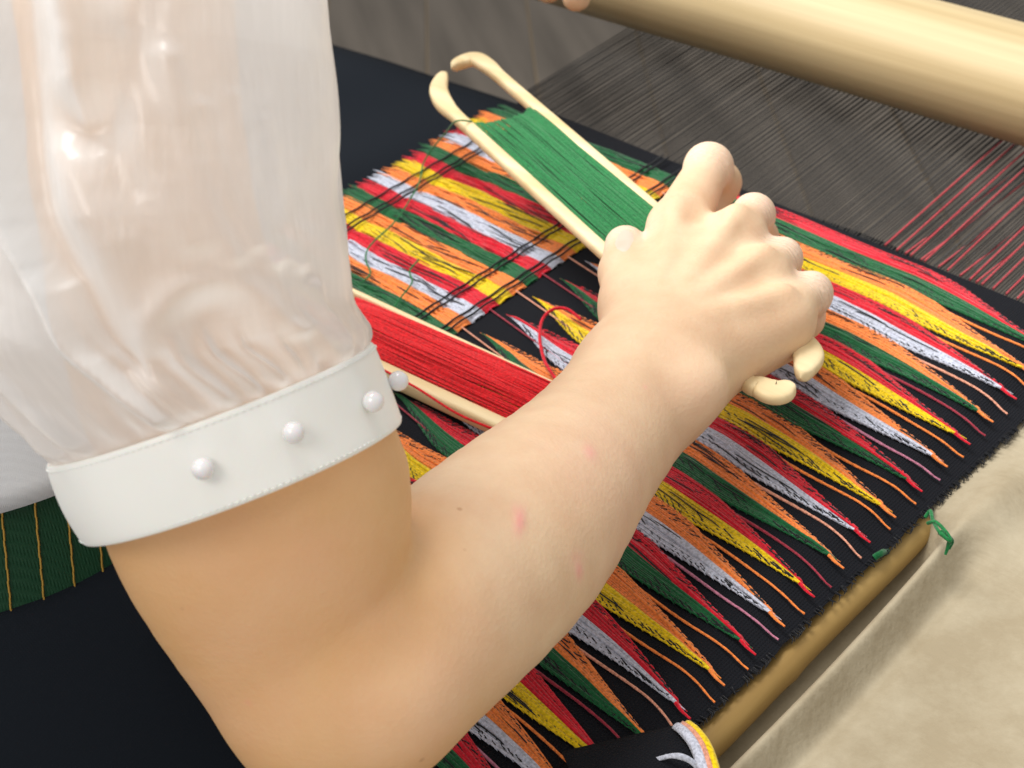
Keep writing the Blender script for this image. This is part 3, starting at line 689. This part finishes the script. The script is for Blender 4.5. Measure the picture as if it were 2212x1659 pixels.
# left hand resting on the beam (only a fingertip reaches into view), with its forearm out of frame
def uvl(u, v, z): return loc(uvz(u, v, z))
LH = loc(pz(1245, -6, 0.075)); LK = LH + CAMM @ (EU * -0.012 + EV * 0.03 + EZ * 0.035); 
def left_sdf(P):
    d = None
    for i in range(4):
        o_ = CAMM @ (EU * (-0.02 * i)); q = [LH + o_, LH + o_ + CAMM @ (EV * 0.004 + EZ * 0.022), LH + o_ + CAMM @ (EV * 0.018 + EZ * 0.045), LH + o_ * .9 + CAMM @ (EV * 0.01 + EZ * 0.062 - EU * .02)]
        c = chain(P, q, [.0078, .0085, .0095, .0105], 0.005); d = c if d is None else smin(d, c, 0.002)
    w_ = LH + CAMM @ (-EU * 0.10 - EV * 0.02 + EZ * 0.085)
    d = smin(d, cone(P, LH + CAMM @ (-EU * .045 + EV * .012 + EZ * .062), w_, .024, .026), 0.015)
    d = smin(d, cone(P, w_, w_ + CAMM @ (-EU * 0.10 - EV * 0.18 + EZ * 0.03), .026, .036), 0.02)
    return d
lp = np.stack([LH, LH + CAMM @ (-EU * 0.08 + EZ * .06), LH + CAMM @ (-EU * 0.20 - EV * 0.20 + EZ * 0.115)])
V2, Q2 = surface_nets(left_sdf, lp.min(0) - 0.05, lp.max(0) + 0.05, 0.003)
V = np.concatenate([V1, V2]); Q = np.concatenate([Q1, Q2 + len(V1)])
# skin tone attribute: R scars, G pale knuckles plus highlight, B painted upper-arm shade
tone_ = np.zeros((len(V), 4), np.float32); tone_[:, 3] = 1
px = CX + FOC * V[:, 0] / V[:, 2]; py = CY - FOC * V[:, 1] / V[:, 2]
def near_view(pxy, D):
    c = A(pxy[0], pxy[1], D); return c
def skin_pt(x, y):                                       # point of the skin surface seen at a survey position
    i = np.argmin(((px - x) ** 2 + (py - y) ** 2) + 1e4 * (V[:, 2] > np.partition(V[(np.hypot(px - x, py - y) < 12), 2], 0)[0] + 0.01)); return V[i]
def spot(x, y, lx, ly, rot, amt, bumpz=0.0):
    c = skin_pt(x, y); e = V - c; ca, sa = math.cos(rot), math.sin(rot)
    a_ = (e[:, 0] * ca - e[:, 1] * sa) / lx; b_ = (e[:, 0] * sa + e[:, 1] * ca) / ly; c_ = e[:, 2] / 0.012
    g = np.exp(-(a_ * a_ + b_ * b_ + c_ * c_)); tone_[:, 0] = np.maximum(tone_[:, 0], g * amt)
    return g, bumpz
bz = [spot(1124, 1128, .0016, .0042, 0.12, 0.85, .0008), spot(1276, 980, .0020, .0028, -0.5, 0.6, .0003), spot(1249, 1230, .0014, .0030, -0.1, 0.7, .0004),
      spot(531, 1519, .0012, .0012, 0, 0.6), spot(1390, 834, .0010, .0010, 0, 0.35), spot(1118, 1100, .0018, .0022, 0, 0.4), spot(1243, 1205, .0025, .0025, 0, 0.3)]
for nm, (p, r) in fing.items():
    g = np.exp(-(((V - p[1]) ** 2).sum(1)) / (0.0125 ** 2)); tone_[:, 1] = np.maximum(tone_[:, 1], 0.75 * g)
g = np.exp(-(((V - thumb[0][3]) ** 2).sum(1)) / (0.014 ** 2)); tone_[:, 1] = np.maximum(tone_[:, 1], 0.7 * g)
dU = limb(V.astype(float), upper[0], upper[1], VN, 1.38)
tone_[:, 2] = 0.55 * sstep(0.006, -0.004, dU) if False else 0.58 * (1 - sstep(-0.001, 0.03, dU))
nrm_e = np.zeros_like(V)
for g, bh in bz:
    if bh: V[:, 2] -= g * bh
Vw = CAMP + V @ CAMM
me = mesh_from('body', Vw, Q)
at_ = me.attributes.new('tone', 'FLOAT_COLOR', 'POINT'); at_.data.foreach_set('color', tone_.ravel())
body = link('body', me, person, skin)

# thumbnail, laid on the traced surface of the thumb
nail_m, _, nb = mat('nail', (0.74, 0.52, 0.42), 0.32, Specular_IOR_Level=0.45)
rr_, aa_ = np.meshgrid(np.linspace(0.02, 1, 9), np.linspace(0, 2 * math.pi, 28, endpoint=False), indexing='ij')
se_ = lambda q: np.sign(q) * np.abs(q) ** 0.8
nx, ny = se_(np.cos(aa_)) * rr_ * 19, se_(np.sin(aa_)) * rr_ * 25; ca, sa = math.cos(0.45), math.sin(0.45)
qx = 1349 + nx * ca - ny * sa; qy = 520 + nx * sa + ny * ca
rd = np.stack([(qx - CX) / FOC, -(qy - CY) / FOC, np.ones_like(qx)], -1).reshape(-1, 3); tt_ = np.full(len(rd), 0.60)
for _ in range(40): tt_ = tt_ + np.clip(body_sdf(rd * tt_[:, None]), -.01, .05) * 0.9
ok_ = np.abs(body_sdf(rd * tt_[:, None])) < 0.002
if ok_.mean() > 0.9:
    tt_ = tt_ - 0.0004 * (1 - rr_.ravel() ** 6) + 0.0002 * rr_.ravel() ** 6
    link('thumbnail', grid_mesh('thumbnail', (CAMP + (rd * tt_[:, None]) @ CAMM).reshape(9, 28, 3), True), body, nail_m)
# ------------------------------------------------------------------ sleeve, cuff and pearls
def ring_at(L, R, D, depth, n, tilt=0.13):
    """ring through two silhouette points; tilt: near side hangs lower"""
    pl_, pr_ = at(*L, D), at(*R, D); c = (pl_ + pr_) / 2; e1 = (pr_ - pl_) / 2; a_ = np.linalg.norm(e1); e1 = e1 / a_
    up_ = np.cross(CAMF, e1); up_ /= np.linalg.norm(up_)
    if up_ @ CAMU < 0: up_ = -up_
    e2 = -CAMF * math.cos(math.asin(tilt)) - up_ * tilt      # towards the camera and a little down
    return c, e1, e2, a_, a_ * depth
NS, NT = 400, 240
th = np.linspace(0, 2 * math.pi, NS, endpoint=False)          # 0 = right edge, pi/2 = towards camera
rings = [(0.0, (134, 1012), (798, 768), .484, 0.96), (0.022, (122, 990), (792, 746), .484, 0.965), (0.06, (66, 940), (800, 712), .484, 1.0), (0.13, (10, 860), (782, 680), .482, 1.0), (0.25, (-62, 750), (757, 636), .478, 1.0),
         (0.5, (-112, 470), (734, 440), .470, .97), (0.68, (-112, 250), (732, 300), .464, .9), (0.85, (-105, 40), (712, 120), .459, .9), (1.0, (-100, -180), (700, -60), .452, .9)]
tt = np.linspace(0, 1, NT)
rs_ = np.array([r[0] for r in rings]); f_ = lambda a_: np.interp(tt, rs_, a_)
C_ = []; 
par = {}
Ls = np.stack([f_([r[1][0] for r in rings]), f_([r[1][1] for r in rings])], 1); Rs = np.stack([f_([r[2][0] for r in rings]), f_([r[2][1] for r in rings])], 1)
def sm(a_):
    k = np.ones(17) / 17; return np.stack([np.convolve(np.pad(a_[:, i], 8, mode='edge'), k, 'valid') for i in range(a_.shape[1])], 1)
Ls = sm(Ls); Rs = sm(Rs); Ds = f_([r[3] for r in rings]); dep = f_([r[4] for r in rings])
SL = np.zeros((NT, NS, 3)); 
TH, TT = np.meshgrid(th, tt)
# folds as radial displacement (metres)
def ridge_curve(pts, w, amp):
    """pts: (theta deg, t) polyline in the sleeve chart; distance to its segments"""
    p = smooth_curve(np.array(pts, float), 26); q = np.stack([np.radians(p[:, 0]) * 0.055, p[:, 1] * 0.16], 1)
    x = TH * 0.055; y = TT * 0.16; d = np.full(TH.shape, 9.9)
    for a_, b_ in zip(q[:-1], q[1:]):
        e = b_ - a_; h_ = np.clip(((x - a_[0]) * e[0] + (y - a_[1]) * e[1]) / (e @ e), 0, 1)
        d = np.minimum(d, (x - a_[0] - h_ * e[0]) ** 2 + (y - a_[1] - h_ * e[1]) ** 2)
    L_ = np.clip((TT - min(p[:, 1])) / 0.05, 0, 1) if min(p[:, 1]) > 0.06 else 1.0
    return amp * np.exp(-d / w ** 2)
disp = np.zeros(TH.shape)
# long main fold from the shoulder to the cuff, with a hollow beside it
disp += ridge_curve([(131, 1.0), (126, .75), (118, .52), (107, .35), (99, .16), (93, 0.0)], .0026, .0110)
disp -= ridge_curve([(121, 1.0), (117, .75), (109, .52), (99, .35), (90, .18)], .0080, .0085)
disp += ridge_curve([(103, .36), (93, .16), (88, .02)], .0020, .0035)
# soft lobe hanging at the top, and the hollow round it
disp += ridge_curve([(101, 1.0), (97, .86), (95, .76)], .0105, .0075)
disp -= ridge_curve([(108, .9), (104, .74), (95, .66), (85, .74), (80, .9)], .0075, .0055)
# puffed arch over the cuff with short pleats inside
disp += ridge_curve([(86, .17), (83, .26), (72, .33), (60, .34), (50, .28), (44, .17)], .0055, .0030)
disp -= ridge_curve([(66, .27), (64, .17)], .0100, .0060)
for a_, b_, w_, am in ((79, 75, .0024, .0046), (70, 66, .0019, .0038), (61, 58, .0020, .0036), (52, 50, .0022, .0026), (88, 85, .0026, .0036)):
    disp += ridge_curve([(a_ - 2, .25), (a_, .15), (b_, .04), (b_ - 1, .0)], w_, am) * sstep(.27, .15, TT)
# slanting drag lines on the right half
for a_, b_, t0, t1, w_, am in ((84, 68, .82, .44, .0055, .0032), (72, 58, .80, .40, .0045, .0030), (63, 50, .72, .42, .0030, .0014), (54, 43, .74, .38, .0034, .0014), (45, 35, .70, .36, .0032, .0013), (100, 88, .62, .45, .0080, .0035)):
    disp += ridge_curve([(a_, t0), ((a_ + b_) / 2 + 1, (t0 + t1) / 2), (b_, t1)], w_, am)
disp += ridge_curve([(146, .34), (137, .18), (126, .02)], .003, .0035) + ridge_curve([(158, .25), (148, .1), (138, .0)], .003, .003) + ridge_curve([(30, .3), (28, .15), (27, .0)], .003, .0025)
disp += 0.0010 * snoise(TH * 0.05, TT * 0.14, .012, 6) + .0010 * snoise(TH * 0.05, TT * 0.06, .02, 4) * TT
g_ = np.exp(-TT / 0.07)                                     # gathers sewn into the cuff
disp += g_ * 0.0019 * np.sin(TH * 26 + 1.5 * np.sin(TH * 3) + 2 * np.sin(TH * 7.3))
disp *= sstep(0.015, 0.05, TT) * 0.98 + 0.02
for i in range(NT):
    c, e1, e2, a_, b_ = ring_at(Ls[i], Rs[i], Ds[i], dep[i], NS)
    rad = 1.0
    nn = np.stack([np.cos(th) / a_, np.sin(th) / b_], 1); nn /= np.linalg.norm(nn, axis=1, keepdims=True)
    X_ = a_ * np.cos(th) + disp[i] * nn[:, 0]; Y_ = b_ * np.sin(th) + disp[i] * nn[:, 1]
    SL[i] = c + X_[:, None] * e1 + Y_[:, None] * e2
me = grid_mesh('sleeve', SL, True)
wv_ = np.zeros((NT * NS, 3), np.float32); wv_[:, 0] = (TH * 0.055).ravel() * 20; wv_[:, 1] = (TT * 0.16).ravel() * 20
me.attributes.new('weave', 'FLOAT_VECTOR', 'POINT').data.foreach_set('vector', wv_.ravel())
link('sleeve', me, person, org)
# cuff
NC = 14; CU = np.zeros((NC, NS, 3)); tq = np.linspace(0, 1, NC)
cuff_rings = []
for i, t in enumerate(tq):
    L = np.array((112, 992)) * (1 - t) + np.array((190, 1158)) * t; R = np.array((803, 742)) * (1 - t) + np.array((864, 913)) * t
    L = L + np.array((-6, 6)) * math.sin(t * math.pi); 
    D = .484 + .004 * t; c, e1, e2, a_, b_ = ring_at(L, R, D, 1.0, NS)
    k = 1.006 + 0.006 * math.sin(math.pi * min(t * 6, 1) / 2) - 0.004 * (t > 0.97)
    wob_ = 1 + 0.007 * np.sin(th * 3 + 1) * t + 0.004 * snoise(th * 0.6, th * 0 + t * .5, .12, 3) * math.sin(math.pi * t)
    CU[i] = c + (k * wob_ * a_ * np.cos(th))[:, None] * e1 + (k * wob_ * b_ * np.sin(th))[:, None] * e2
    cuff_rings.append((c, e1, e2, a_ * k, b_ * k))
cuff = link('cuff', grid_mesh('cuff', CU, True), person, cuff_m)
md = cuff.modifiers.new('thick', 'SOLIDIFY'); md.thickness = 0.0022; md.offset = -1
md = cuff.modifiers.new('bev', 'BEVEL'); md.width = 0.0006; md.segments = 2; md.limit_method = 'ANGLE'
for tr in (0.06, 0.95):
    c, e1, e2, a_, b_ = ring_at(np.array((112, 992)) * (1 - tr) + np.array((190, 1158)) * tr, np.array((803, 742)) * (1 - tr) + np.array((864, 913)) * tr, .484 + .004 * tr, 1.0, NS)
    qa = np.arange(150) / 150 * 2 * math.pi; P = []
    for q in qa:
        g = np.linspace(q, q + 0.026, 4); zf = np.array([-.0001, .0002, .0002, -.0001])
        P.append(c + ((1.0125 * a_ + zf) * np.cos(g))[:, None] * e1 + ((1.0125 * b_ + zf) * np.sin(g))[:, None] * e2)
    mb = MB(); mb.tube(np.array(P), np.full((150, 4), .00022), sides=5, up=CAMU); mb.build('stitching', cuff, cuff_m)
# pearls: find the place on the cuff under the survey position
sph_t, sph_p = np.meshgrid(np.linspace(0, math.pi, 17), np.linspace(0, 2 * math.pi, 24, endpoint=False), indexing='ij')
SPH = np.stack([np.sin(sph_t) * np.cos(sph_p), np.sin(sph_t) * np.sin(sph_p), np.cos(sph_t)], -1)
pearl_me = grid_mesh('pearl_button', SPH, True); pearl_me.materials.append(pearl_m)
front = CU.reshape(-1, 3); fl = loc(front); fpx = CX + FOC * fl[:, 0] / fl[:, 2]; fpy = CY - FOC * fl[:, 1] / fl[:, 2]
for x, y in ((440, 1006), (628, 938), (786, 868), (846, 826)):
    d2 = (fpx - x) ** 2 + (fpy - y) ** 2 + 1e7 * (fl[:, 2] > .489); i = int(np.argmin(d2)); p = front[i]; j = i // NS
    c = cuff_rings[j][0]; nrm = p - c; nrm /= np.linalg.norm(nrm)
    o = bpy.data.objects.new('pearl_button', pearl_me); COL.objects.link(o); o.parent = person
    o.location = p + nrm * 0.0027; o.scale = (.0030,) * 3

# ------------------------------------------------------------------ blouse body, sash, skirt
TC = at(-130, 900, .70)
z_hem = at(0, 1105, .615)[2]; z_sash = z_hem - 1.9 * (z_hem - at(0, 1302, .612)[2])
def trunk(name, z0, z1, r0, r1, m, nz_=30, ripple=0.0, seed=0):
    zz = np.linspace(z0, z1, nz_); a_ = np.linspace(0, 2 * math.pi, 160, endpoint=False)
    t = np.linspace(0, 1, nz_)
    rr = (r0 + (r1 - r0) * t)[:, None] * (1 + ripple * np.sin(a_ * 9 + 3 * np.sin(a_ * 2) + t[:, None] * 1.2) * (1 - 0.5 * t[:, None]))
    cx = TC[0] + (zz - z_hem) * 0.12; cy = TC[1] + (zz - z_hem) * 0.25
    G = np.stack([cx[:, None] + rr * np.cos(a_) * 1.05, cy[:, None] + rr * np.sin(a_) * 0.9, np.repeat(zz[:, None], 160, 1)], -1)
    return link(name, grid_mesh(name, G, True), person, m), rr, cx, cy
bl, rr, cx, cy = trunk('blouse', z_hem, z_hem + 0.34, .112, .125, blouse_m, 40, .012)
bl.modifiers.new('thick', 'SOLIDIFY').thickness = 0.0015
sa, _, _, _ = trunk('sash', z_sash, z_hem + 0.02, .108, .104, sash_m)
# stitched seam on the blouse and gold yarn lines on the sash
def on_trunk(ang, z, r): return np.array([TC[0] + (z - z_hem) * .12 + r * math.cos(ang) * 1.05, TC[1] + (z - z_hem) * .25 + r * math.sin(ang) * .9, z])
def ang_at(xq, z, r):
    best = min(np.linspace(-3.1, 0.2, 400), key=lambda q: abs((lambda l: CX + FOC * l[0] / l[2])(loc(on_trunk(q, z, r))) - xq)); return best
for a_ in [ang_at(xq, (z_hem + z_sash) / 2, .107) for xq in (-140, -62, 12, 83, 150, 213, 270)]:
    mb = MB(); n = 13
    for q in np.linspace(0.02, 0.95, 22):
        z0 = z_sash + q * (z_hem - z_sash + .004); z1 = z0 + 0.0024
        P = np.array([on_trunk(a_ + .0012 * math.sin(q * 40), zc, .1085 - .004 * (zc - z_sash) / (z_hem + .02 - z_sash)) for zc in np.linspace(z0, z1, 4)])
        mb.tube(P[None], np.full((1, 4), .00048), up=np.array([1.0, 0, 0]))
    mb.build('gold_stitching', sa, gold_m)
P = np.array([on_trunk(-1.17, zc, .1133 + .013 * (zc - z_hem) / .34) for zc in np.linspace(z_hem, z_hem + .12, 40)])
mb = MB(); mb.tube(P[None], np.full((1, 40), .0005), up=np.array([1.0, 0, 0])); mb.build('seam', bl, blouse_m)
# skirt over the lap: thighs reach under the cloth to the knees
VK = tob(pz(875, 145, -0.07))[1]; tu, tv = tob(TC)
us = np.linspace(tu - 0.50, tu + 0.30, 110); vs = np.concatenate([np.linspace(tv - 0.22, VK, 90), np.full(12, VK) + 0.004 * np.arange(12) / 12])
Ug, Vg = np.meshgrid(us, vs)
zt = -0.07 - 0.03 * np.clip((Ug - tu) / .30, 0, 2) ** 3
zt = zt + 0.004 * snoise(Ug, Vg, .05, 2)
rad_ = np.sqrt((Ug - tu) ** 2 + (Vg - tv) ** 2)
zt = zt + (z_sash + 0.006 + 0.07) * (1 - sstep(.10, .24, rad_))
zt[90:] = -0.07 - 0.38 * (np.arange(1, 13) / 12)[:, None] + 0 * zt[90:]
zt[:, :2] -= .25; zt[:, -2:] -= 0.25
G = Ug[..., None] * EU + Vg[..., None] * EV + zt[..., None] * EZ
link('skirt', grid_mesh('skirt', G), person, skirt_m)
